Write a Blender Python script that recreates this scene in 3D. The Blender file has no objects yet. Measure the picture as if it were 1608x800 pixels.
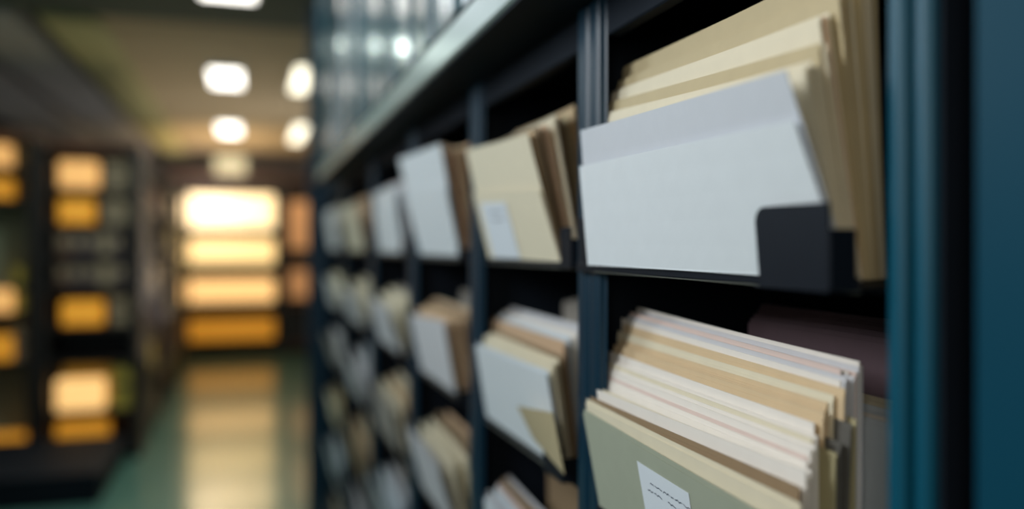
import bpy, math, random
from mathutils import Vector
random.seed(7)
EYE = 1.75
F, TH = 1300.0, math.radians(17.66)
C, S = math.cos(TH), math.sin(TH)
col = bpy.context.scene.collection

# ---------------------------------------------------------------- materials
def mat(name, rgb, rough=.6, metal=0.0, noise=0.0, nscale=40, emis=None, estr=0, spec=.5, coat=0.0, bump=0.0, stretch=None):
    m = bpy.data.materials.new(name); m.use_nodes = True
    nt = m.node_tree; b = nt.nodes['Principled BSDF']
    b.inputs['Base Color'].default_value = (*rgb, 1)
    b.inputs['Roughness'].default_value = rough
    b.inputs['Metallic'].default_value = metal
    b.inputs['Specular IOR Level'].default_value = spec
    b.inputs['Coat Weight'].default_value = coat
    b.inputs['Coat Roughness'].default_value = .12
    if emis:
        b.inputs['Emission Color'].default_value = (*emis, 1); b.inputs['Emission Strength'].default_value = estr
    if noise or bump:
        tc = nt.nodes.new('ShaderNodeTexCoord'); mp = nt.nodes.new('ShaderNodeMapping')
        n = nt.nodes.new('ShaderNodeTexNoise'); n.inputs['Scale'].default_value = nscale; n.inputs['Detail'].default_value = 4
        if stretch: mp.inputs['Scale'].default_value = stretch
        nt.links.new(tc.outputs['Object'], mp.inputs[0]); nt.links.new(mp.outputs[0], n.inputs[0])
        if noise:
            r = nt.nodes.new('ShaderNodeMixRGB'); r.inputs[1].default_value = (*[c*(1-noise) for c in rgb], 1)
            r.inputs[2].default_value = (*[min(1, c*(1+noise)) for c in rgb], 1)
            nt.links.new(n.outputs[0], r.inputs[0]); nt.links.new(r.outputs[0], b.inputs['Base Color'])
        if bump:
            bp = nt.nodes.new('ShaderNodeBump'); bp.inputs['Strength'].default_value = bump; bp.inputs['Distance'].default_value = .002
            nt.links.new(n.outputs[0], bp.inputs['Height']); nt.links.new(bp.outputs[0], b.inputs['Normal'])
    return m

M = dict(
    white=mat('white_card', (.70,.755,.79), .45, noise=.03),
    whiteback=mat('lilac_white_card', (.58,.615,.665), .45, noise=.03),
    paper=mat('white_paper', (.84,.79,.72), .7, noise=.04),
    palegrey=mat('pale_grey_paper', (.60,.60,.62), .7, noise=.05),
    pink=mat('pinkish_paper', (.72,.58,.52), .7, noise=.05),
    cream=mat('cream_card', (.76,.69,.52), .65, noise=.05),
    khaki=mat('khaki_card', (.54,.45,.27), .65, noise=.06),
    manila=mat('manila_card', (.68,.52,.32), .7, noise=.06),
    peach=mat('peach_card', (.62,.43,.27), .7, noise=.06),
    brown=mat('brown_card', (.30,.21,.12), .7, noise=.08),
    sage=mat('sage_card', (.37,.40,.31), .6, noise=.05),
    olive=mat('olive_card', (.46,.41,.24), .6, noise=.05),
    dark=mat('charcoal_card', (.13,.125,.11), .7, noise=.05),
    mauve=mat('dark_mauve_card', (.15,.095,.11), .7, noise=.12),
    greycard=mat('grey_beige_card', (.34,.31,.27), .7, noise=.05),
    label=mat('label_paper', (.72,.78,.84), .6, noise=.02),
    ink=mat('ink', (.03,.04,.08), .6),
    postm=mat('teal_edge_steel', (.003,.075,.125), .38, spec=.25, noise=.12, nscale=14, stretch=(1,1,.15), bump=.05),
    frame=mat('navy_painted_steel', (.003,.026,.050), .36, spec=.4, noise=.12, nscale=14, stretch=(1,1,.15), bump=.05),
    door=mat('teal_painted_steel', (.002,.046,.080), .45, spec=.15, noise=.12, nscale=10, stretch=(1,1,.15), bump=.05),
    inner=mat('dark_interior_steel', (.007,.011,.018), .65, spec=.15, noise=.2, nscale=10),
    upper=mat('glossy_teal_steel', (.015,.08,.105), .22, spec=.55, coat=.25, noise=.15, nscale=8),
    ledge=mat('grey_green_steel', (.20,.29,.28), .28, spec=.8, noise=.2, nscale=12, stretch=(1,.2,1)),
    tray=mat('black_plastic', (.006,.009,.015), .5, spec=.15, noise=.08),
    lip=mat('dull_steel_and_lip_highlight', (.16,.17,.15), .35, metal=.6, noise=.1),
    floor=mat('polished_teal_floor', (.10,.24,.20), .3, spec=1.0, coat=1.0, noise=.18, nscale=2.5),
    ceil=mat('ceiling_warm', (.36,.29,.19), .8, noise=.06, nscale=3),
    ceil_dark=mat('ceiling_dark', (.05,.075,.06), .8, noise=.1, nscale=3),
    beam_g=mat('beam_yellow_green', (.42,.40,.20), .7, noise=.05, nscale=3),
    beam_w=mat('beam_grey', (.36,.36,.36), .7, noise=.05, nscale=3),
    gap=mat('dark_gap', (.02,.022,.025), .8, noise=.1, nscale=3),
    wall=mat('wall_grey_lilac', (.30,.28,.30), .8, noise=.06, nscale=2),
    wall_green=mat('wall_green_grey', (.20,.25,.19), .8, noise=.08, nscale=2),
    rackdark=mat('dark_brown_rack', (.011,.009,.009), .5, noise=.2, nscale=6),
    rackwood=mat('reddish_brown_board', (.11,.055,.035), .5, noise=.2, nscale=6),
    binder=mat('dim_purple_brown_binder', (.06,.04,.045), .6, noise=.1, nscale=6),
    beigebox=mat('beige_box', (.26,.20,.13), .7, noise=.08, nscale=6),
    yellowbox=mat('mustard_box', (.40,.31,.05), .6, noise=.08, nscale=6),
    housing=mat('lamp_housing', (.4,.4,.38), .5, noise=.05),
    lamp=mat('lamp_diffuser', (.9,.9,.85), .5, emis=(1,.96,.88), estr=3.8, noise=.02),
    lamp2=mat('lamp_diffuser_warm', (.9,.9,.8), .5, emis=(1,.93,.72), estr=2.6, noise=.02),
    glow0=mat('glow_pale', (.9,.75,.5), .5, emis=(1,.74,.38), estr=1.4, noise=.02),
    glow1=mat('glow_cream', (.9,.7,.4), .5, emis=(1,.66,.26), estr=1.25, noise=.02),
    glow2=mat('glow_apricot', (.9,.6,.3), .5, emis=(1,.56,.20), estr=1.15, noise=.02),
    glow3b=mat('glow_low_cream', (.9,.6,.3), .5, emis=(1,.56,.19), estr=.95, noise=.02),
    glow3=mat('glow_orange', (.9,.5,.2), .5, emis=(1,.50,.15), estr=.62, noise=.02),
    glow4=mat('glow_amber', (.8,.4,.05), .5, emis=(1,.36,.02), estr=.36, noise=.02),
    glowlamp=mat('glow_lamp_shade', (.8,.7,.5), .5, emis=(1,.85,.5), estr=.9, noise=.02),
    wallgreen=mat('green_grey_back', (.24,.28,.20), .7, noise=.1, nscale=3),
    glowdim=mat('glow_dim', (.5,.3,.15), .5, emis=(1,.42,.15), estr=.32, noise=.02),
)

# ---------------------------------------------------------------- mesh helpers
class MB:
    """collects boxes and prisms; coordinates: x across the aisle, y along it, z up"""
    def __init__(s): s.v = []; s.f = []
    def box(s, x0, x1, y0, y1, z0, z1, b=0.0):
        if b > 0:
            b = min(b, abs(x1-x0)*.45, abs(y1-y0)*.45, abs(z1-z0)*.45)
            n = len(s.v)
            # chamfered box: three vertices per corner
            idx = {}
            for i, x in enumerate((x0, x1)):
                for j, y in enumerate((y0, y1)):
                    for k, z in enumerate((z0, z1)):
                        sx, sy, sz = (1, -1)[i], (1, -1)[j], (1, -1)[k]
                        s.v += [(x, y+sy*b, z+sz*b), (x+sx*b, y, z+sz*b), (x+sx*b, y+sy*b, z)]
                        idx[i,j,k] = len(s.v)-3
            I = lambda i,j,k,a: idx[i,j,k]+a
            for i in (0,1): s.f.append([I(i,0,0,0), I(i,1,0,0), I(i,1,1,0), I(i,0,1,0)])
            for j in (0,1): s.f.append([I(0,j,0,1), I(1,j,0,1), I(1,j,1,1), I(0,j,1,1)])
            for k in (0,1): s.f.append([I(0,0,k,2), I(1,0,k,2), I(1,1,k,2), I(0,1,k,2)])
            for i in (0,1):
                for j in (0,1): s.f.append([I(i,j,0,0), I(i,j,1,0), I(i,j,1,1), I(i,j,0,1)])
            for i in (0,1):
                for k in (0,1): s.f.append([I(i,0,k,0), I(i,1,k,0), I(i,1,k,2), I(i,0,k,2)])
            for j in (0,1):
                for k in (0,1): s.f.append([I(0,j,k,1), I(1,j,k,1), I(1,j,k,2), I(0,j,k,2)])
            for i in (0,1):
                for j in (0,1):
                    for k in (0,1): s.f.append([I(i,j,k,0), I(i,j,k,1), I(i,j,k,2)])
        else:
            n = len(s.v)
            s.v += [(x,y,z) for x in (x0,x1) for y in (y0,y1) for z in (z0,z1)]
            s.f += [[n+a for a in q] for q in ((0,1,3,2),(4,6,7,5),(0,4,5,1),(2,3,7,6),(0,2,6,4),(1,5,7,3))]
        return s
    def prism_x(s, pts, x0, x1):
        """outline in (y, z) extruded along x"""
        n = len(s.v); k = len(pts)
        s.v += [(x0,y,z) for y,z in pts] + [(x1,y,z) for y,z in pts]
        s.f.append([n+i for i in range(k)]); s.f.append([n+k+i for i in range(k)][::-1])
        for i in range(k):
            j = (i+1) % k; s.f.append([n+i, n+k+i, n+k+j, n+j])
        return s
    def prism_z(s, pts, z0, z1):
        n = len(s.v); k = len(pts)
        s.v += [(x,y,z0) for x,y in pts] + [(x,y,z1) for x,y in pts]
        s.f.append([n+i for i in range(k)]); s.f.append([n+k+i for i in range(k)][::-1])
        for i in range(k):
            j = (i+1) % k; s.f.append([n+i, n+k+i, n+k+j, n+j])
        return s
    def build(s, name, m, parent=None, origin=None, smooth=False):
        import bmesh
        o = origin if origin is not None else (tuple(parent.location) if parent and parent.parent is None else (wloc(parent) if parent else None))
        if o is None:
            xs, ys, zs = zip(*s.v); o = ((min(xs)+max(xs))/2, (min(ys)+max(ys))/2, min(zs))
        me = bpy.data.meshes.new(name)
        me.from_pydata([(x-o[0], y-o[1], z-o[2]) for x,y,z in s.v], [], s.f)
        bm = bmesh.new(); bm.from_mesh(me); bmesh.ops.recalc_face_normals(bm, faces=bm.faces); bm.to_mesh(me); bm.free()
        me.materials.append(m)
        if smooth:
            for p in me.polygons: p.use_smooth = True
        ob = bpy.data.objects.new(name, me); col.objects.link(ob)
        if parent: ob.parent = parent
        else: ob.location = o
        return ob
def wloc(o):
    v = Vector((0,0,0))
    while o: v += o.location; o = o.parent
    return tuple(v)
def tag(o, label, cat, group=None):
    o['label'] = label; o['category'] = cat
    if group: o['group'] = group
    return o
def thing(name, label, cat, loc, group=None):
    o = bpy.data.objects.new(name, None); o.empty_display_size = .05
    col.objects.link(o); o.location = loc
    return tag(o, label, cat, group)
def struct(name, mb, m):
    o = mb.build(name, m); o['kind'] = 'structure'; return o
def B(*a, **k): return MB().box(*a, **k)

# ---------------------------------------------------------------- setting
struct('floor', B(-4.5, 3.2, -1.5, 15.6, -.08, 0), M['floor'])
CZ = EYE + 1.5
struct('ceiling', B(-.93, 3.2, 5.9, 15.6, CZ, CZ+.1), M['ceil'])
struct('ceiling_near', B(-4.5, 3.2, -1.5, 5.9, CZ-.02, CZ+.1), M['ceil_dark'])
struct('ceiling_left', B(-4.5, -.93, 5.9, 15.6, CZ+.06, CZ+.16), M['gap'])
struct('wall_far', B(-4.5, 3.2, 14.75, 14.9, 0, CZ), M['wall'])
struct('wall_left', B(-4.4, -4.3, -1.5, 14.75, 0, CZ-.02), M['wall_green'])
struct('wall_right', B(2.9, 3.0, -1.5, 14.75, 0, CZ-.02), M['wall'])
struct('trim_1', B(-1.27, -.93, 5.9, 14.7, CZ-.06, CZ+.06), M['beam_g'])
struct('trim_2', B(-1.85, -1.42, 5.9, 14.7, CZ-.06, CZ+.06), M['beam_w'])
struct('trim_3', B(-2.7, -2.02, 5.9, 14.7, CZ-.06, CZ+.06), M['beam_w'])

# ---------------------------------------------------------------- right-hand filing rack
XF = .433          # face plane of the rack
XB = .80
EDGE = [.482, 1.069, 1.657, 2.339, 3.12, 4.07, 5.00]     # near side of each bay's first upright
ROWB = [EYE-.029-.313*r for r in range(6)]               # top surface of each shelf
TOP = EYE + .272
ORD = ['first', 'second', 'third', 'fourth', 'fifth', 'sixth', 'seventh', 'eighth', 'ninth', 'tenth', 'eleventh',
       'twelfth', 'thirteenth', 'fourteenth', 'fifteenth', 'sixteenth', 'seventeenth', 'eighteenth', 'nineteenth',
       'twentieth', 'twenty-first', 'twenty-second', 'twenty-third', 'twenty-fourth', 'twenty-fifth', 'twenty-sixth',
       'twenty-seventh', 'twenty-eighth', 'twenty-ninth', 'thirtieth', 'thirty-first', 'thirty-second', 'thirty-third', 'thirty-fourth']
BAY = ['nearest bay', 'second bay', 'third bay', 'fourth bay', 'fifth bay', 'farthest bay']
ROW = ['top shelf', 'second shelf', 'third shelf', 'fourth shelf', 'fifth shelf', 'bottom shelf']

def upright(y_near, y_far, parent, z1, ridges, m='frame', dp=.0105):
    """a folded steel post: ridged front face with slots between the ridges"""
    pts = [(XF+dp+.0025, y_near+.001)]
    for a, b in ridges:
        pts += [(XF+dp, a-.0005), (XF+.0045, a+.0005), (XF+.001, a+.004), (XF, a+.007), (XF, b-.004), (XF+.003, b-.001), (XF+dp, b+.0005)]
    pts += [(XF+dp+.0025, y_far-.0005)]
    MB().prism_z(pts, 0, z1).build('upright', M[m], parent)

for i in range(6):
    y0, y1 = EDGE[i], EDGE[i+1]
    w = .083
    t = thing('shelving_bay', f'dark navy steel filing rack bay, {BAY[i]} of the right-hand row', 'shelving', (XF+.18, (y0+y1)/2, 0),
              'bays of the right-hand filing rack')
    yi0, yi1 = y0+.001, y1-w+.064                                # clear opening
    # the post at the far side of the opening belongs to this bay
    upright(y1-w+.004, y1-.001, t, TOP+.05, [(y1-w+.008, y1-.046), (y1-.040, y1-.005)])
    # side panels, back, shelves, header
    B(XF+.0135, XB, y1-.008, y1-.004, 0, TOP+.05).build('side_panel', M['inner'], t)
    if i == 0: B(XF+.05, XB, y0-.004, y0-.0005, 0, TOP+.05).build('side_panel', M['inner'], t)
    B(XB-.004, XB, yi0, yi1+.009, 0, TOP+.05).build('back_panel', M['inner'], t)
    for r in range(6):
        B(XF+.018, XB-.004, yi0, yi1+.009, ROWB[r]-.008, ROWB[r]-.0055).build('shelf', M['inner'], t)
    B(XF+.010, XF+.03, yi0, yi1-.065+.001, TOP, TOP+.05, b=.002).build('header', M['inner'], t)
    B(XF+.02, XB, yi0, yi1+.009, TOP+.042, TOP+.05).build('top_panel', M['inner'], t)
    B(XF+.02, XF+.035, yi0, yi1-.063, 0, .115, b=.002).build('kick_plate', M['frame'], t)

# near upright and the cabinet beside it
t = thing('steel_upright', 'ridged teal steel post right of the nearest bay', 'post', (XF+.03, .46, 0))
upright(.4420, .484, t, TOP+.05, [(.4440, .4585), (.4665, .4828)], 'postm', dp=.045)
MB().prism_z([(XF+.05,.4385),(XF+.034,.436),(XF+.034,.416),(XF+.030,.412),(XF+.030,.404),(XF+.12,.402),(XF+.12,.4385)], 0, TOP+.05).build('recess_strip', M['inner'], t)
B(XF+.008, XF+.06, .4385, .4418, 0, TOP+.05).build('recess_dark_strip', M['inner'], t)  # dark strip added over the post's near side, painting the recess black
t = thing('steel_cabinet', 'tall teal steel cabinet at the right edge beside the nearest post', 'cabinet', (XF+.18, .1, 0))
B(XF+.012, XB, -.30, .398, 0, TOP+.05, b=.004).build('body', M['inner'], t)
d = MB(); d.box(XF-.012, XF+.011, -.29, .399, .05, TOP+.045, b=.006); door = d.build('door', M['door'], t)
B(XF-.035, XF-.012, -.02, 0, 1.5, 1.75, b=.006).build('handle', M['lip'], door)

# ledge over the bays, and the cabinets on it
LX = .336
B1, B2 = EYE+.328, EYE+.395
for k, (a, b) in enumerate([(-.3, 1.65), (1.652, 3.35), (3.352, 4.35)]):
    mb = MB().prism_x([(a, 0), (a, 1), (b, 1), (b, 0)], 0, 1); mb = MB()
    pts = [(LX, B1+.004), (LX+.004, B1), (XB, B1), (XB, B2), (LX+.012, B2), (LX, B2-.012)]
    n = len(pts); mb.v = [(x, a, z) for x, z in pts] + [(x, b, z) for x, z in pts]
    mb.f = [list(range(n)), list(range(2*n-1, n-1, -1))] + [[i, n+i, n+(i+1) % n, (i+1) % n] for i in range(n)]
    t = thing('overhead_ledge', ['grey-green steel ledge over the nearest bays, running out of frame', 'grey-green steel ledge section over the third and fourth bays',
              'farthest grey-green ledge section, at the end of the rack'][k], 'ledge', (LX+.2, (a+b)/2, B1))
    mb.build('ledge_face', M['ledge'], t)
    B(LX+.006, XB, a, b, B1-.004, B1-.0005).build('underside', M['inner'], t)
    B(XF+.012, XF+.03, a+.004, b-.004, TOP+.051, B1-.005).build('fascia', M['inner'], t)
cy = .3; k = 0
names = ['nearest', 'second', 'third', 'fourth', 'fifth', 'sixth', 'seventh', 'eighth', 'ninth']
while cy < 4.0:
    w = .45
    t = thing('overhead_cabinet', f'glossy teal steel overhead cabinet above the ledge, {names[k]} of the visible row', 'cabinet',
              (LX+.2, cy+w/2, B2), 'overhead cabinets on the ledge')
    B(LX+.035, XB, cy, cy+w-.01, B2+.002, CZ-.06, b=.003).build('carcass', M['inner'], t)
    for q in (0, 1):
        ya, yb = cy+.006+q*(w/2-.003), cy+w/2-.004+q*(w/2-.008)
        skew = random.uniform(-.006, .006)
        pts = [(LX+.034, ya), (LX+.016+skew, ya), (LX+.010+skew, ya+.006), (LX+.010-skew, yb-.03), (LX+.002-skew, yb-.026), (LX+.002-skew, yb-.006), (LX+.010, yb), (LX+.034, yb)]
        MB().prism_z(pts, B2+.01, CZ-.08).build('door', M['upper'], t)
    cy += w; k += 1
t = thing('rack_end_panel', 'dark navy steel panel closing the far end of the rack', 'panel', (.57, 5.03, 0))
B(LX, XB, 5.0+.003, 5.06, 0, CZ-.06, b=.004).build('panel', M['frame'], t)
B(LX+.01, LX+.05, 4.97, 5.002, B2+.01, CZ-.08, b=.004).build('edge_strip', M['frame'], t)

# ---------------------------------------------------------------- paper
class Sheet:
    """a thin leaf spanned by four corners, gently bowed; each corner (x, y, height)"""
    def __init__(s, bf, bn, tn, tf, bow=0.0, wave=0.0, ph=0.0):
        s.c = [Vector(p) for p in (bf, bn, tn, tf)]; s.bow = bow; s.wave = wave; s.ph = ph
    def at(s, u, v, off=0.0):
        bf, bn, tn, tf = s.c
        p = (bf*(1-u)+bn*u)*(1-v) + (tf*(1-u)+tn*u)*v
        p.x += s.bow*math.sin(math.pi*u)*(.3+.7*v) + s.wave*math.sin(5*u+s.ph)*v + off
        p.z += s.wave*.35*math.sin(3.1*u+s.ph)*v
        return p
    def mesh(s, th, u0=0, u1=1, v0=0, v1=1, nu=14, nv=5, off=0.0, round_=.0, notch=None):
        mb = MB(); grid = []
        for side in (0, 1):
            for j in range(nv+1):
                for i in range(nu+1):
                    u = u0+(u1-u0)*i/nu; v = v0+(v1-v0)*j/nv
                    if round_ and j == nv and i in (0, nu): v -= round_
                    mb.v.append(tuple(s.at(u, v, off+(th if side else 0))))
        N = (nu+1)*(nv+1); I = lambda i, j, k: k*N+j*(nu+1)+i
        for j in range(nv):
            for i in range(nu):
                mb.f.append([I(i,j,0), I(i+1,j,0), I(i+1,j+1,0), I(i,j+1,0)])
                mb.f.append([I(i,j,1), I(i,j+1,1), I(i+1,j+1,1), I(i+1,j,1)])
        for i in range(nu):
            mb.f.append([I(i,0,0), I(i,0,1), I(i+1,0,1), I(i+1,0,0)]); mb.f.append([I(i,nv,0), I(i+1,nv,0), I(i+1,nv,1), I(i,nv,1)])
        for j in range(nv):
            mb.f.append([I(0,j,0), I(0,j+1,0), I(0,j+1,1), I(0,j,1)]); mb.f.append([I(nu,j,0), I(nu,j,1), I(nu,j+1,1), I(nu,j+1,0)])
        return mb

def lerp(a, b, t): return a+(b-a)*t
def prof(keys, t):
    for (t0, p0), (t1, p1) in zip(keys, keys[1:]):
        if t <= t1: k = (t-t0)/(t1-t0) if t1 > t0 else 0; return [lerp(a, b, k) for a, b in zip(p0, p1)]
    return list(keys[-1][1])
WORD = dict(white='white card', paper='white paper', palegrey='pale grey paper', pink='pinkish white paper', cream='cream card', khaki='khaki card',
            manila='orange-tan manila', peach='peach card', brown='brown card', sage='sage green card', olive='olive yellow card', dark='charcoal card',
            mauve='dark mauve card', greycard='grey-beige card')

def add_folder(kind, key, q, label, group, gap=.003, th=.0007, drop=.005, bow=0, wave=0, ph=0):
    """q = (xb, yf_b, yn_b, hb, xt_f, xt_n, yf_t, yn_t, ht_f, ht_n); heights above eye level"""
    xb, yfb, ynb, hb, xtf, xtn, yft, ynt, htf, htn = q
    Z = lambda h: EYE+h
    bf, bn, tn, tf = (xb, yfb, Z(hb)), (xb, ynb, Z(hb)), (xtn, ynt, Z(htn)), (xtf, yft, Z(htf))
    loc = (xb, (yfb+ynb)/2, Z(hb))
    if kind == 'sheet':
        sh = Sheet(bf, bn, tn, tf, bow, wave, ph)
        o = sh.mesh(th*1.6).build('paper_sheet', M[key], None, origin=loc, smooth=False)
        tag(o, label, 'paper', group); return o, sh, sh
    t = thing('file_folder', label, 'folder', loc, group)
    back = Sheet((xb+.0012, yfb, Z(hb)), (xb+.0012, ynb, Z(hb)), (xtn+gap, ynt, Z(htn)), (xtf+gap, yft, Z(htf)), bow, wave, ph)
    if drop > .03:                                       # a short front leaf keeps to the lean of the back one
        kn, kf = 1-drop/(htn-hb), 1-drop/(htf-hb)
        front = Sheet(bf, bn, (lerp(xb, xtn, kn)-.003, lerp(ynb, ynt, kn), Z(htn-drop)), (lerp(xb, xtf, kf)-.003, lerp(yfb, yft, kf), Z(htf-drop)), 0, 0, ph)
    else: front = Sheet(bf, bn, (xtn, ynt, Z(htn-drop)), (xtf, yft, Z(htf-drop)), bow, wave, ph)
    back.mesh(th).build('back_leaf', M[key], t); front.mesh(th).build('front_leaf', M[key], t)
    # rounded fold joining the leaves
    fold = MB(); n = 14
    for i in range(n+1):
        u = i/n; p = front.at(u, 0); q2 = back.at(u, 0, th)
        fold.v += [tuple(p), ((p.x+q2.x)/2, p.y, p.z-.0012), tuple(q2)]
    for i in range(n):
        a = i*3; fold.f += [[a, a+3, a+4, a+1], [a+1, a+4, a+5, a+2], [a, a+2, a+5, a+3]]
    fold.f += [[0,1,2],[n*3,n*3+2,n*3+1]]
    fold.build('fold', M[key], t)
    return t, front, back

def sticker(front, parent, u0, u1, v0, v1, name='paper_label', lines=(), slant=0.0):
    lb = front.mesh(.0004, u0, u1, v0, v1, nu=5, nv=5, off=-.0008).build(name, M['label'], parent)
    lb['label'] = 'white label with small dark lines of writing'
    if lines:
        ink = MB()
        rnd = random.Random(3)
        for (la, lb_, lv, hgt) in lines:
            u = la
            while u < lb_:
                wlen = rnd.uniform(.012, .04)*(u1-u0)*4
                n = 5
                prev = None
                for k in range(n+1):
                    uu = u+wlen*k/n
                    zz = lv+hgt*(.5*math.sin(k*2.3+u*90)+rnd.uniform(-.25,.25)); a = front.at(uu, zz, -.00125); b = front.at(uu, zz+hgt*.55, -.00125)
                    base = len(ink.v); ink.v += [tuple(a), tuple(b)]
                    if prev is not None: ink.f.append([prev, base, base+1, prev+1])
                    prev = base
                u += wlen+.008*(u1-u0)*3
        if ink.f: ink.build('writing', M['ink'], lb)
    return lb

def stack(keys, seq, where, group, jit=1.0, rnd=None, gap=.003, first_drop=None, steps=None):
    out = []; n = len(seq); PH = (rnd or random).uniform(0, 6)
    for i, kk in enumerate(seq):
        t = i/max(1, n-1)
        kind, key = ('sheet', kk[1:]) if kk[0] == '*' else ('folder', kk)
        q = prof(keys, t); r = rnd or random
        J = jit if i else 0
        if steps: q[8], q[9] = steps[i]; J *= .6
        q[1] += r.uniform(-.006, .008)*J; q[6] += r.uniform(-.010, .006)*J
        dn = r.uniform(-.008, .008)*J; q[2] += dn; q[7] += dn
        dh = r.uniform(-.005, .005)*J; q[8] += dh; q[9] += dh
        if key in ('dark', 'olive') and len(seq) > 20: q[8] -= .034; q[9] -= .034; q[2] -= .010; q[7] -= .012
        pos = 'frontmost' if i == 0 else ('rearmost' if i == n-1 and n > 2 else f'{ORD[i]} from the front')
        noun = 'sheet' if kind == 'sheet' else 'folder'
        lab = f'{WORD[key]} {noun}, {pos}, {where}'
        out.append(add_folder(kind, key, q, lab, group, gap=gap, drop=(first_drop if (i == 0 and first_drop) else .005), wave=.0012, ph=PH, bow=.0015))
    return out

def rounded(y0, y1, z0, z1, r, which):
    """outline with the chosen top corner rounded"""
    pts = [(y0, z0), (y1, z0)]
    def arc(cy, cz, a0, a1): return [(cy+r*math.cos(math.radians(a0+(a1-a0)*k/8)), cz+r*math.sin(math.radians(a0+(a1-a0)*k/8))) for k in range(9)]
    pts += arc(y1-r, z1-r, 0, 90) if 'far' in which else [(y1, z1)]
    pts += arc(y0+r, z1-r, 90, 180) if 'near' in which else [(y0, z1)]
    return pts

def tray(bay, row, yn, yf, hb, label, x0=.452, depth=.30, near_tab=(.085, .066), far_tab=True, xtab=None, endplate=True, end=.07):
    z = EYE+hb
    t = thing('file_tray', label, 'tray', (x0+.1, (yn+yf)/2, z-.004), None)
    B(x0, x0+depth, yn, yf, z-.0038, z-.0018).build('base_plate', M['tray'], t)
    B(x0-.0035, x0-.0005, yn, yf, z-.005, z+.005, b=.0008).build('front_lip', M['tray'], t)
    B(x0-.0040, x0-.0005, yn, yf, z-.0066, z-.0052, b=.0003).build('lip_highlight', M['lip'], t)  # thin pale strip paints the highlight along the lip's lower edge
    tw, thh = near_tab; xt = x0-.004 if xtab is None else xtab
    out = [(y-(.008 if y > yn+tw*.5 else 0)*(1-(zz-z+.004)/(thh+.004)), zz) for y, zz in rounded(yn, yn+tw, z-.004, z+thh, .014, 'far')]
    mb = MB().prism_x(out, xt-.002, xt)
    mb.build('retaining_tab', M['tray'], t)
    if xtab is not None: B(xt-.002, x0-.003, yn, yn+tw, z-.0055, z-.004).build('tab_foot', M['tray'], t)
    if far_tab: MB().prism_x(rounded(yf-.03, yf, z-.0018, z+.062, .008, 'near'), x0+.018, x0+.020).build('retaining_tab', M['tray'], t)
    if endplate:
        mb = MB(); mb.box(xt-.002, x0+end, yn-.002, yn-.0002, z-.004, z+thh*.68, b=.0005); mb.build('end_plate', M['tray'], t)
    return t


# ---- nearest bay, top shelf: white sleeve with a fan of cream folders behind it
Z = lambda h: EYE+h
tray(0, 0, .500, .986, -.029, 'black tray with rounded corner tab, nearest bay top shelf', x0=.428, near_tab=(.092, .060), xtab=.4005, end=-.006)
tA = [o for o in col.objects if o.get('label', '').startswith('black tray with rounded corner tab')][0]
MB().prism_x(rounded(.990, 1.046, EYE-.034, EYE+.036, .010, 'near'), .4285, .4305).build('retaining_tab', M['tray'], tA)
B(.4245, .4285, .9865, 1.046, EYE-.036, EYE-.024, b=.0008).build('lip_extension', M['tray'], tA)
#        xb    yf_b   yn_b   hb     xt_f  xt_n  yf_t   yn_t   ht_f   ht_n
kA0 = [(0,   (.425, 1.000, .508, -.025, .420, .377, 1.020, .520, .152, .129)),
       (.08, (.440, .985, .532, -.0275, .448, .397, .990, .526, .172, .137)),
       (.24, (.452, 1.020, .536, -.0275, .458, .420, 1.022, .535, .192, .155)),
       (.42, (.466, 1.030, .545, -.0275, .468, .434, 1.022, .553, .213, .184)),
       (.72, (.490, 1.035, .560, -.0275, .486, .462, 1.028, .553, .235, .205)),
       (1.0, (.522, 1.040, .580, -.0275, .506, .500, 1.040, .567, .246, .238))]
seqA0 = ['cream', 'cream', 'cream', 'cream', 'khaki', 'cream', 'khaki', 'cream', 'peach', 'cream', 'khaki', 'manila', 'khaki', 'cream', 'khaki', 'khaki', 'cream', 'brown', 'khaki', 'khaki']
stepA0 = [(.172, .137)]*4+[(.190, .156)]*3+[(.208, .185)]*3+[(.224, .204)]*4+[(.242, .234)]*6
xb, yfb, ynb, hb, xtf, xtn, yft, ynt, htf, htn = kA0[0][1]
t = thing('document_sleeve', 'large white document sleeve at the front of the nearest top tray', 'folder', (xb, .8, EYE+hb))
bk = Sheet((xb, yfb, Z(hb)), (xb, ynb, Z(hb)), (xtn, ynt, Z(htn)), (xtf, yft, Z(htf)), .002, 0)
fr = Sheet((xb-.003, yfb, Z(hb)), (xb-.003, ynb, Z(hb)), (xtn+.006, ynt-.001, Z(htn-.037)), (xtf-.003, yft-.003, Z(htf-.048)), -.001, 0)
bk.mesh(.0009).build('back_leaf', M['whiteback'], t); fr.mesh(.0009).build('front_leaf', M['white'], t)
B(xb-.0035, xb+.0012, ynb, yfb, EYE+hb-.0015, EYE+hb+.0005, b=.0004).build('fold', M['white'], t)
stack([(max(0, (k-.08)/.92), p) for k, p in kA0[1:]], seqA0, 'behind the white sleeve on the nearest top shelf', 'folders behind the white sleeve', rnd=random.Random(5), gap=.0012, steps=stepA0)

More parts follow.
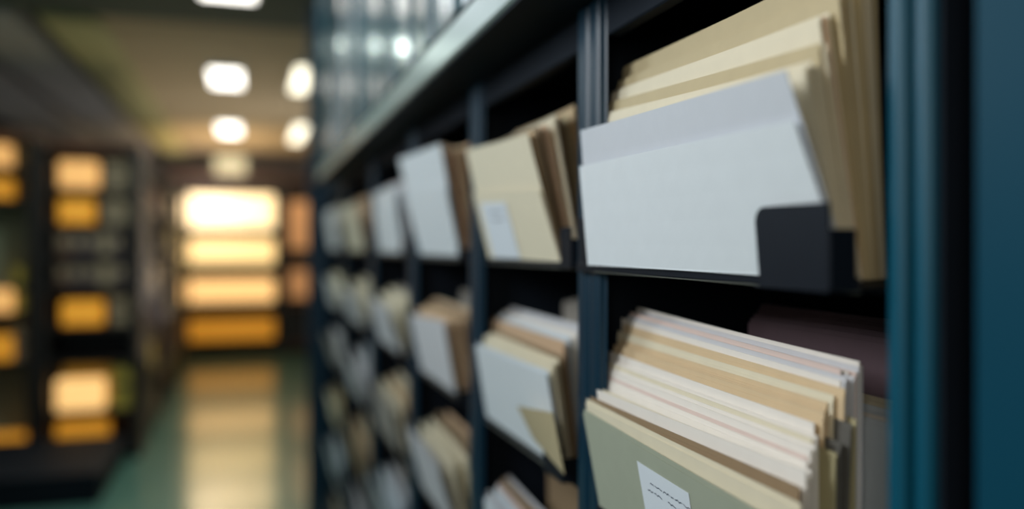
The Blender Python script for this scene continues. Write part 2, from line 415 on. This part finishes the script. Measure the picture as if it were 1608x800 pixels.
# ---- nearest bay, second shelf: sage folder, thick fan of papers
b1 = ROWB[1]-EYE+.0025
kA1 = [(0,    (.430, .978, .560, b1, .419, .402, 1.010, .530, -.216, -.224)),
       (.05,  (.436, .980, .580, b1, .422, .421, 1.014, .570, -.194, -.193)),
       (.09,  (.440, .982, .585, b1, .429, .429, .984, .574, -.192, -.188)),
       (.14,  (.447, .985, .588, b1, .449, .437, 1.016, .578, -.180, -.182)),
       (.40,  (.464, 1.030, .600, b1, .461, .455, 1.022, .592, -.154, -.161)),
       (.46,  (.470, 1.032, .603, b1, .468, .463, 1.028, .594, -.134, -.143)),
       (.58,  (.482, 1.036, .606, b1, .478, .475, 1.034, .596, -.128, -.136)),
       (.64,  (.487, 1.040, .608, b1, .484, .482, 1.036, .594, -.106, -.120)),
       (.80,  (.500, 1.042, .610, b1, .495, .491, 1.040, .600, -.099, -.117)),
       (.84,  (.504, 1.042, .612, b1, .500, .497, 1.042, .600, -.093, -.110)),
       (1.0,  (.522, 1.042, .615, b1, .516, .514, 1.042, .606, -.090, -.106))]
seqA1 = ['sage', 'cream', 'brown', '*paper', '*cream', '*paper', '*paper', 'pink', '*paper', 'manila', '*paper', '*cream', 'paper', '*palegrey', 'paper', '*paper',  # third folder's brown paints an inner leaf as lying in shadow
         'olive', 'manila', 'manila', 'dark', 'manila', 'cream', 'dark', 'manila', 'dark', '*paper', 'palegrey', 'olive', 'pink', 'palegrey', '*paper', 'pink', 'palegrey', '*paper', 'palegrey']
res = stack(kA1, seqA1, 'thick stack on the second shelf, nearest bay', 'thick paper stack on the second shelf', rnd=random.Random(11), gap=.0011)
tr, front, back = res[0]
sticker(front, tr, .345, .60, .22, .84, lines=[(.405, .575, .69, .016), (.385, .46, .61, .016), (.49, .58, .61, .016)])
# dark and pale stacks deeper in the same compartment
stack([(0, (.600, .90, .55, b1, .598, .598, .90, .55, -.092, -.094)), (1, (.645, .93, .55, b1, .640, .640, .93, .55, -.074, -.078))],
      ['mauve']*5, 'dim row behind, second shelf, nearest bay', 'dark folders at the back of the second shelf', rnd=random.Random(2), jit=.5)
stack([(0, (.548, .74, .50, b1, .540, .540, .73, .50, -.160, -.158)), (1, (.580, .74, .50, b1, .572, .570, .73, .50, -.148, -.146))],
      ['white', 'paper', 'white', 'cream', 'cream'], 'beside the post, right of the thick stack', 'pale folders right of the thick stack', rnd=random.Random(3), jit=.5)
tray(0, 1, .555, .985, b1, 'black tray under the thick paper stack', x0=.4315, near_tab=(.04, .03), far_tab=False, endplate=False)

# ---- second bay
stack([(0, (.445, 1.543, 1.158, -.0275, .405, .400, 1.576, 1.189, .187, .169)), (.25, (.462, 1.60, 1.17, -.0275, .440, .418, 1.56, 1.19, .192, .178)),
       (.6, (.485, 1.60, 1.18, -.0275, .470, .45, 1.60, 1.20, .20, .20)), (1, (.53, 1.62, 1.24, -.0275, .515, .50, 1.60, 1.25, .225, .222))],
      ['cream', 'manila', 'brown', 'peach', 'cream', 'brown', 'khaki', 'manila'], 'top shelf, second bay from the near end', 'folders on the top shelf of the second bay', rnd=random.Random(6), first_drop=.085)

def last_thing(kind='file_folder'):
    return [o for o in col.objects if o.name.startswith(kind)][-1]
# label on the front folder of the second bay
f0 = [o for o in col.objects if o.get('label', '').startswith('cream card folder, frontmost, top shelf, second bay')][0]
kn, kf = 1-.085/.1965, 1-.085/.2145
frB = Sheet((.445, 1.543, Z(-.0275)), (.445, 1.158, Z(-.0275)), (lerp(.445, .400, kn)-.003, lerp(1.158, 1.189, kn), Z(.169-.085)), (lerp(.445, .405, kf)-.003, lerp(1.543, 1.576, kf), Z(.187-.085)))
sticker(Sheet(*[tuple(Vector(c)-Vector((.001, 0, 0))) for c in frB.c]), f0, .10, .52, .03, .84, lines=[(.24, .42, .70, .03), (.24, .40, .58, .03)])
tray(1, 0, 1.10, 1.555, -.029, 'black tray on the top shelf of the second bay', x0=.448, near_tab=(.045, .055), xtab=.4395, far_tab=True)
stack([(0, (.445, 1.560, 1.145, b1, .420, .415, 1.560, 1.140, -.192, -.184)), (.2, (.455, 1.58, 1.15, b1, .448, .43, 1.565, 1.15, -.175, -.170)),
       (.5, (.475, 1.62, 1.16, b1, .465, .45, 1.62, 1.16, -.160, -.158)), (.62, (.485, 1.63, 1.18, b1, .475, .46, 1.63, 1.18, -.140, -.138)), (1, (.52, 1.63, 1.20, b1, .51, .50, 1.63, 1.20, -.132, -.130))],
      ['white', 'cream', 'cream', 'brown', 'peach', 'white', '*paper', 'palegrey'], 'second shelf, second bay from the near end', 'folders on the second shelf of the second bay', rnd=random.Random(8))
stack([(0, (.585, 1.50, 1.15, b1, .58, .58, 1.50, 1.15, -.108, -.108)), (1, (.62, 1.50, 1.15, b1, .615, .615, 1.50, 1.15, -.100, -.100))],
      ['greycard']*3, 'back of second shelf, second bay', 'grey folders at the back of the second shelf', rnd=random.Random(8), jit=.4)
# the small khaki card slipped in front of the white folder
sh = Sheet((.429, 1.236, Z(-.307)), (.428, 1.100, Z(-.327)), (.400, 1.072, Z(-.232)), (.405, 1.246, Z(-.255)))
o = sh.mesh(.0012).build('index_card', M['khaki'], None, origin=(.437, 1.22, Z(-.30)))
tag(o, 'khaki card leaning on the white folder, second shelf of the second bay', 'card')
tray(1, 1, 1.12, 1.57, b1-.001, 'black tray on the second shelf of the second bay', x0=.447, near_tab=(.085, .045), xtab=.4345, far_tab=False)
b2 = ROWB[2]-EYE+.0025
stack([(0, (.445, 1.55, 1.15, b2, .425, .42, 1.51, 1.14, -.475, -.49)), (1, (.50, 1.60, 1.16, b2, .49, .48, 1.58, 1.16, -.455, -.46))],
      ['white', '*palegrey', 'white', 'pink', 'brown', 'palegrey'], 'third shelf, second bay from the near end', 'folders on the third shelf of the second bay', rnd=random.Random(9))
stack([(0, (.56, 1.52, 1.12, b2, .555, .555, 1.52, 1.12, -.40, -.41)), (1, (.61, 1.55, 1.12, b2, .60, .60, 1.55, 1.12, -.37, -.37))],
      ['brown', 'mauve', 'brown', 'mauve'], 'back of third shelf, second bay', 'brown folders at the back of the third shelf', rnd=random.Random(9), jit=.4)
tray(1, 2, 1.12, 1.57, b2-.001, 'black tray on the third shelf of the second bay', x0=.447, near_tab=(.06, .04), xtab=.4345, far_tab=False)

# ---- third bay, two upper shelves
stack([(0, (.445, 2.217, 1.777, -.0275, .402, .400, 2.330, 1.794, .244, .225)), (.25, (.46, 2.22, 1.79, -.0275, .43, .42, 2.24, 1.80, .236, .222)), (1, (.51, 2.26, 1.75, -.0275, .49, .475, 2.26, 1.75, .235, .228))],
      ['white', 'peach', 'peach', 'manila', 'peach', 'brown'], 'top shelf, third bay from the near end', 'folders on the top shelf of the third bay', rnd=random.Random(12), first_drop=.095)
tray(2, 0, 1.74, 2.225, -.029, 'black tray on the top shelf of the third bay', x0=.448, near_tab=(.03, .03), xtab=.4395, far_tab=False)
stack([(0, (.445, 2.20, 1.82, b1, .420, .418, 2.25, 1.824, -.190, -.172)), (.3, (.46, 2.22, 1.82, b1, .449, .44, 2.23, 1.82, -.165, -.165)), (1, (.52, 2.28, 1.72, b1, .50, .49, 2.28, 1.74, -.150, -.150))],
      ['palegrey', 'peach', 'manila', 'peach', 'brown', 'peach', 'cream'], 'second shelf, third bay from the near end', 'folders on the second shelf of the third bay', rnd=random.Random(13))
stack([(0, (.57, 2.25, 1.75, b1, .565, .565, 2.25, 1.75, -.125, -.125)), (1, (.60, 2.25, 1.75, b1, .595, .595, 2.25, 1.75, -.118, -.118))],
      ['greycard']*2, 'back of second shelf, third bay', 'grey folders at the back of the third bay', rnd=random.Random(8), jit=.4)
tray(2, 1, 1.76, 2.225, b1-.001, 'black tray on the second shelf of the third bay', x0=.448, near_tab=(.03, .03), xtab=.4395, far_tab=False)

# ---- everything farther along: one stack per compartment
spec = {(2,2):['palegrey','cream','cream','brown','peach'], (2,3):['white','*paper','cream','palegrey'],
        (3,0):['white','palegrey','pink','greycard'], (3,1):['palegrey','cream','cream','greycard'], (3,2):['greycard','cream','manila','cream'], (3,3):['white','white','palegrey','greycard'],
        (4,0):['cream','peach','greycard'], (4,1):['palegrey','cream','cream'], (4,2):['palegrey','palegrey','white'], (4,3):['brown','manila','cream'], (4,4):['white','palegrey','greycard'],
        (5,0):['palegrey','greycard','greycard'], (5,1):['palegrey','cream','cream'], (5,2):['greycard','palegrey','white'], (5,3):['cream','khaki','cream'], (5,4):['white','white','palegrey'], (5,5):['greycard','cream','palegrey'],
        (3,4):['cream','palegrey','greycard'], (4,5):['palegrey','cream','greycard']}
WH = ['', '', 'third bay', 'fourth bay', 'fifth bay', 'farthest bay']
rg = random.Random(21)
for (b, r), seq in spec.items():
    y0, y1 = EDGE[b], EDGE[b+1]; w = y1-y0; hb = ROWB[r]-EYE+.0025
    yn = y0+w*rg.uniform(.14, .22); yf = y1-w*rg.uniform(.10, .16)-.05
    hf = hb+rg.uniform(.17, .20) + (.035 if r == 0 else 0); hn = hf+rg.uniform(-.012, .008)
    lean = rg.uniform(.400, .425)
    keys = [(0, (.446, yf, yn+.03, hb, lean, lean-.008, yf+.01, yn+.03, hf-.02, hn-.02)), (.35, (.466, yf, yn, hb, .450, .440, yf, yn, hf, hn)), (1, (.53, yf, yn-.01, hb, .51, .50, yf, yn-.01, hf+.02, hn+.02))]
    stack(keys, seq, f'{ROW[r]}, {WH[b]} of the rack', f'folders on the {ROW[r]} of the {WH[b]}', rnd=rg, first_drop=(.06 if r == 0 else .012))
    tray(b, r, yn-.02, yf+.02, hb-.001, f'black tray on the {ROW[r]} of the {WH[b]}', x0=.449, near_tab=(.05, .035), xtab=.4405, far_tab=False, endplate=False)

# ---------------------------------------------------------------- far lit shelves and left racks
def lit_rack(name, label, x0, x1, y, ztop, levels, depth=.45, posts=None, board='rackdark', backm='rackdark', bottom=.12):
    """open shelving facing the camera: posts, boards and back"""
    t = thing(name, label, 'shelving', ((x0+x1)/2, y+depth/2, 0))
    for xa in (x0, x1-.06): B(xa, xa+.06, y, y+depth, 0, ztop, b=.004).build('post', M['rackdark'], t)
    for z in levels: B(x0+.061, x1-.061, y+.005, y+depth-.021, z-.03, z, b=.003).build('shelf', M[board], t)
    B(x0+.061, x1-.061, y+depth-.02, y+depth, .04, ztop-.01).build('back_panel', M[backm], t)
    B(x0, x1, y-.01, y+depth, ztop+.001, ztop+.06, b=.004).build('top_board', M['rackwood'], t)
    return t
YF = 13.7
def zat(py, dep): return EYE+(385-py)*dep/F
def xat(px, dep): return (px-390)*C*dep/F
DP = YF*C
t = lit_rack('lit_shelving', 'dark shelving with four glowing panels at the end of the aisle', xat(268, DP), xat(444, DP), YF, 2.80,
             [zat(367, DP), zat(427, DP), zat(487, DP), zat(547, DP)])
for (ya, yb, g) in [(306, 358, 'glow0'), (376, 414, 'glow1'), (438, 474, 'glow2'), (501, 534, 'glow4')]:
    o = B(xat(287, DP), xat(431, DP), YF+.03, YF+.10, zat(yb, DP), zat(ya, DP), b=.01).build('light_panel', M[g], t)
    if g == 'glow4': o['label'] = 'deep amber light panel on the lowest shelf'
t = lit_rack('side_shelving', 'dim orange lit shelving right of the glowing panels, far end', xat(447, DP), xat(520, DP), YF, 2.75,
             [zat(405, DP), zat(480, DP), zat(545, DP)], board='rackwood')
for (ya, yb, g) in [(315, 392, 'glowdim'), (425, 470, 'glowdim')]:
    B(xat(452, DP)+.03, xat(516, DP), YF+.03, YF+.10, zat(yb, DP), zat(ya, DP), b=.01).build('light_panel', M[g], t)
# wall lamp above
t = thing('wall_lamp', 'soft cream wall lamp above the glowing shelves', 'lamp', (xat(362, 14.05), 14.72, zat(275, 14.05)))
B(xat(335, 14), xat(389, 14), 14.66, 14.745, zat(280, 14), zat(246, 14), b=.01).build('backplate', M['housing'], t)
B(xat(339, 14), xat(385, 14), 14.60, 14.655, zat(277, 14), zat(249, 14), b=.015).build('shade', M['glowlamp'], t)

# left rack: units facing the aisle's near end
YL = 7.4
DL = YL*C-.35
t = lit_rack('storage_shelving', 'dark left-hand shelving unit with amber lit boxes, nearest the aisle', xat(66, DL), -.84, YL, zat(232, DL),
             [zat(y, DL) for y in (296, 352, 402, 450, 512, 568, 646, 706)], board='rackdark', depth=.6)
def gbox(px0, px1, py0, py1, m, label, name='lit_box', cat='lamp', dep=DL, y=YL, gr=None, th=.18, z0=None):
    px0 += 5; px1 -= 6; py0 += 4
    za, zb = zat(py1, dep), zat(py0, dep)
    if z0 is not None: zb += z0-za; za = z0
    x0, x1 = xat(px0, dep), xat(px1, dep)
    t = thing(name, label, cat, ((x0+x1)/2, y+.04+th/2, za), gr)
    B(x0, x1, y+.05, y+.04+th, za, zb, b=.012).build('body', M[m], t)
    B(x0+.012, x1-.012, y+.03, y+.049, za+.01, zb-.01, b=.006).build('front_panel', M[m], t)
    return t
L = [zat(y, DL) for y in (296, 352, 402, 450, 512, 568, 646, 706)]
gbox(88, 156, 247, 294, 'glow3', 'round-edged orange glowing box, top shelf of the left unit', z0=L[0]+.001)
gbox(88, 150, 308, 350, 'glow4', 'amber glowing box, second shelf of the left unit', z0=L[1]+.001)
gbox(92, 164, 466, 508, 'glow4', 'amber glowing box at mid height of the left unit', z0=L[4]+.001)
gbox(84, 166, 590, 642, 'glow3b', 'brightest cream glowing box, low on the left unit', z0=L[6]+.001)
gbox(84, 172, 656, 700, 'glow4', 'lowest amber glowing box, bottom shelf of the left unit', z0=L[7]+.001)
# binders in the dim middle shelves
for lv, (pa, pb) in ((2, (90, 203)), (3, (90, 203))):
    x = xat(pa, DL); k = 0
    while x < xat(pb, DL)-.1:
        w = rg.uniform(.07, .11)
        h = rg.uniform(.19, .215)
        t = thing('ring_binder', f'dim {"brown" if k%3 else "purple"} binder, {ORD[k]} from left, {"upper" if lv == 2 else "lower"} binder shelf of the left unit', 'binder',
                  (x+w/2, YL+.2, L[lv]+.001), 'binders on the left unit')
        B(x, x+w-.006, YL+.06, YL+.34, L[lv]+.001, L[lv]+h, b=.004).build('cover', M['binder' if k % 3 else 'beigebox' if k % 2 else 'rackwood'], t)
        B(x+.015, x+w-.021, YL+.057, YL+.0598, L[lv]+.08, L[lv]+.15).build('spine_label', M['beigebox'], t)
        x += w; k += 1
def carton(x0, x1, y0, y1, z, h, m, label, gr=None):
    t = thing('storage_box', label, 'box', ((x0+x1)/2, (y0+y1)/2, z), gr)
    B(x0, x1, y0, y1, z, z+h-.05, b=.006).build('body', M[m], t)
    B(x0-.006, x1+.006, y0-.006, y1+.006, z+h-.049, z+h, b=.006).build('lid', M[m], t)
    B((x0+x1)/2-.05, (x0+x1)/2+.05, y0-.004, y0-.0005, z+h*.45, z+h*.62, b=.001).build('handle', M['rackdark'], t)
    return t
carton(xat(173, DL), -.93, YL+.05, YL+.5, L[6]+.001, .35, 'yellowbox', 'tall mustard yellow box beside the brightest glowing box')
carton(xat(92, DL), xat(168, DL), YL+.25, YL+.55, L[6]+.001, .35, 'yellowbox', 'mustard box behind the brightest glowing box')
carton(xat(170, DL), -.95, YL+.05, YL+.5, L[4]+.001, .22, 'beigebox', 'dim beige box right of the mid amber box')
carton(xat(160, DL), -.95, YL+.05, YL+.5, L[0]+.001, .22, 'beigebox', 'beige box beside the orange box, top shelf of the left unit')
carton(xat(158, DL), -.95, YL+.05, YL+.5, L[1]+.001, .20, 'beigebox', 'beige box beside the amber box, second shelf of the left unit')

# more units deeper along the left side of the aisle
for k, (ya, yb) in enumerate([(8.05, 9.6), (9.62, 11.3), (11.32, 13.2)]):
    t = thing('aisle_shelving', f'dark shelving along the left aisle side, {["nearest", "middle", "farthest"][k]} of three', 'shelving', (-1.15, (ya+yb)/2, 0))
    for y in (ya, yb-.05):
        B(-.90, -.84, y, y+.05, 0, 2.5, b=.004).build('post', M['rackdark'], t)
        B(-1.5, -1.44, y, y+.05, 0, 2.5, b=.004).build('post', M['rackdark'], t)
    lv = [.12+.39*q for q in range(7)]
    for z in lv: B(-1.49, -.845, ya+.052, yb-.052, z-.03, z, b=.003).build('shelf', M['rackdark'], t)
    B(-1.51, -1.50, ya, yb, .04, 2.5).build('back_panel', M['rackdark'], t)
    for q, z in enumerate(lv[:-1]):
        y = ya+.1; j = 0
        while y+.33 < yb-.08:
            if rg.random() < .75:
                m = ['beigebox', 'yellowbox', 'beigebox', 'rackwood', 'binder'][rg.randrange(5)]
                cname = dict(beigebox='beige', yellowbox='mustard', rackwood='reddish brown', binder='purple-brown')[m]
                o = carton(-1.25, -.89, y, y+.32, z+.001, rg.uniform(.22, .30), m,
                       f'{cname} box, {ORD[j]} along {["lowest","second","third","fourth","fifth","top"][q]} shelf, {["nearest", "middle", "farthest"][k]} left aisle unit', 'boxes on the left aisle shelving')
            y += .36; j += 1

# unit at the photo's left edge
XL0, XL1 = -2.75, xat(62, DL)
t = lit_rack('edge_shelving', 'dark shelving at the left edge with orange lights', XL0, XL1, YL, zat(215, DL-.2),
             [zat(y, DL-.2) for y in (262, 312, 492, 568, 722)], backm='wallgreen')
DE = DL-.25
LE = [zat(y, DL-.2) for y in (262, 312, 492, 568, 722)]
gbox(-45, 14, 215, 256, 'glow3', 'orange glowing box at left edge, topmost', dep=DE, z0=LE[0]+.001)
gbox(-45, 16, 272, 308, 'glow4', 'amber glowing box at left edge, second from top', dep=DE, z0=LE[1]+.001)
gbox(-45, 18, 450, 490, 'glow3', 'orange glowing box at left edge, mid height', dep=DE, z0=LE[2]+.001)
gbox(-45, 18, 524, 566, 'glow4', 'amber glowing box at left edge, below mid height', dep=DE, z0=LE[3]+.001)
gbox(-45, 40, 680, 719, 'glow4', 'amber glowing box at left edge, lowest', dep=DE, z0=LE[4]+.001)
carton(xat(13, DE), xat(32, DE), YL+.08, YL+.38, LE[2]+.001, .36, 'yellowbox', 'mustard box right of the orange box, left edge unit')
carton(xat(13, DE), xat(32, DE), YL+.08, YL+.38, LE[3]+.001, .24, 'beigebox', 'pale box right of the amber box, left edge unit')
# low dark plinth cabinet in front of the left units
t = thing('low_cabinet', 'low dark navy cabinet on the floor before the left units', 'cabinet', (-1.7, 6.6, 0))
B(-2.7, -.95, 6.15, 7.3, .06, .20, b=.01).build('body', M['inner'], t)
B(-2.68, -.97, 6.17, 7.28, 0, .059).build('plinth', M['inner'], t)
B(-2.72, -.93, 6.13, 7.32, .201, .225, b=.005).build('top', M['inner'], t)
carton(-2.35, -1.95, 6.5, 6.9, .226, .2, 'yellowbox', 'small mustard box on the low dark cabinet')

# ---------------------------------------------------------------- ceiling lights
def ceil_light(x, y, label, w=.24, l=.62, gr='aisle ceiling lights', m='lamp'):
    z = CZ-.02 if y < 5.9 else CZ
    t = thing('ceiling_light', label, 'ceiling light', (x, y, z-.05), gr)
    B(x-w/2-.02, x+w/2+.02, y-l/2-.02, y+l/2+.02, z-.04, z-.001, b=.004).build('housing', M['housing'], t)
    B(x-w/2, x+w/2, y-l/2, y+l/2, z-.052, z-.0405, b=.004).build('diffuser', M[m], t)
def light_at(px, py, label, **k):
    dep = F*1.45/(385-py); x = (px-390)*C*dep/F; y = (dep-x*S)/C
    ceil_light(x, y, label, **k)
light_at(357, -22, 'nearest aisle ceiling light, cut by the top of the photo', l=.4, w=.3)
light_at(355, 125, 'bright rectangular aisle ceiling light, second from the near end', l=.7, w=.26)
light_at(360, 205, 'bright rectangular aisle ceiling light, farthest one', l=.9, w=.26)
light_at(473, 128, 'ceiling light over the next aisle, beyond the rack end', l=1.1, w=.14, m='lamp2', gr='next aisle ceiling lights')
light_at(468, 212, 'farther ceiling light over the next aisle', l=1.6, w=.15, m='lamp2', gr='next aisle ceiling lights')

# ---------------------------------------------------------------- unseen area lamps added to light folders, floor, beams and far wall
def area(loc, target, size, power, color, sy=None):
    l = bpy.data.lights.new('area', 'AREA'); l.energy = power; l.color = color; l.size = size
    if sy: l.shape = 'RECTANGLE'; l.size_y = sy
    o = bpy.data.objects.new('area_light', l); col.objects.link(o); o.location = loc
    o.rotation_euler = (Vector(target)-Vector(loc)).to_track_quat('-Z', 'Y').to_euler()
    return o
area((-.80, .60, 2.32), (.45, .78, 1.65), .55, 12.5, (.93, .97, 1.0))
area((-.45, -.6, 2.1), (.5, .75, 1.65), .4, 6, (1.0, .93, .80), sy=.8)
area((-.85, 2.3, 2.55), (.45, 2.3, 1.3), .5, 16, (.85, .95, 1.0), sy=1.2)
area((-.5, 4.2, 3.0), (.45, 4.2, 1.0), .5, 9, (.85, .95, 1.0), sy=1.2)
area((-.2, 9.0, 3.0), (-.2, 9.5, 0), .6, 30, (1.0, .86, .62), sy=3)
area((-.3, 12.2, 2.2), (-.3, 12.6, 3.2), .8, 30, (1.0, .72, .42), sy=2)
area((-.3, 8.5, .6), (-.3, 9.0, 3.2), .8, 19, (1.0, .80, .52), sy=3)
area((-.35, 9.6, 1.3), (-1.7, 9.6, 3.3), 1.0, 30, (.97, .92, .88), sy=4.5)
area((-.4, 5.6, 3.1), (-.4, 6.2, 0), .5, 40, (.85, 1.0, .92))
area((-.6, 13.0, 2.4), (-.6, 14.75, 2.9), .4, 10, (.9, .80, .80), sy=.4)
area((-2.2, 5.5, 2.8), (-1.8, 7.6, 1.4), .8, 2.5, (.95, .92, .75))

w = bpy.data.worlds.new('World'); bpy.context.scene.world = w; w.use_nodes = True
w.node_tree.nodes['Background'].inputs[0].default_value = (.10, .20, .24, 1)
w.node_tree.nodes['Background'].inputs[1].default_value = .25

# ---------------------------------------------------------------- camera
cd = bpy.data.cameras.new('Camera'); cam = bpy.data.objects.new('Camera', cd); col.objects.link(cam)
cam.location = (0, 0, EYE); cam.rotation_euler = (math.radians(90), 0, -TH)
cd.sensor_width = 36; cd.lens = F/1608*36; cd.shift_y = -15/1608
cd.clip_start = .02; cd.clip_end = 60
cd.dof.use_dof = True; cd.dof.focus_distance = .86; cd.dof.aperture_fstop = 1.1; cd.dof.aperture_blades = 0
bpy.context.scene.camera = cam
sc = bpy.context.scene
sc.view_settings.view_transform = 'Standard'; sc.view_settings.look = 'None'
sc.view_settings.exposure = 0
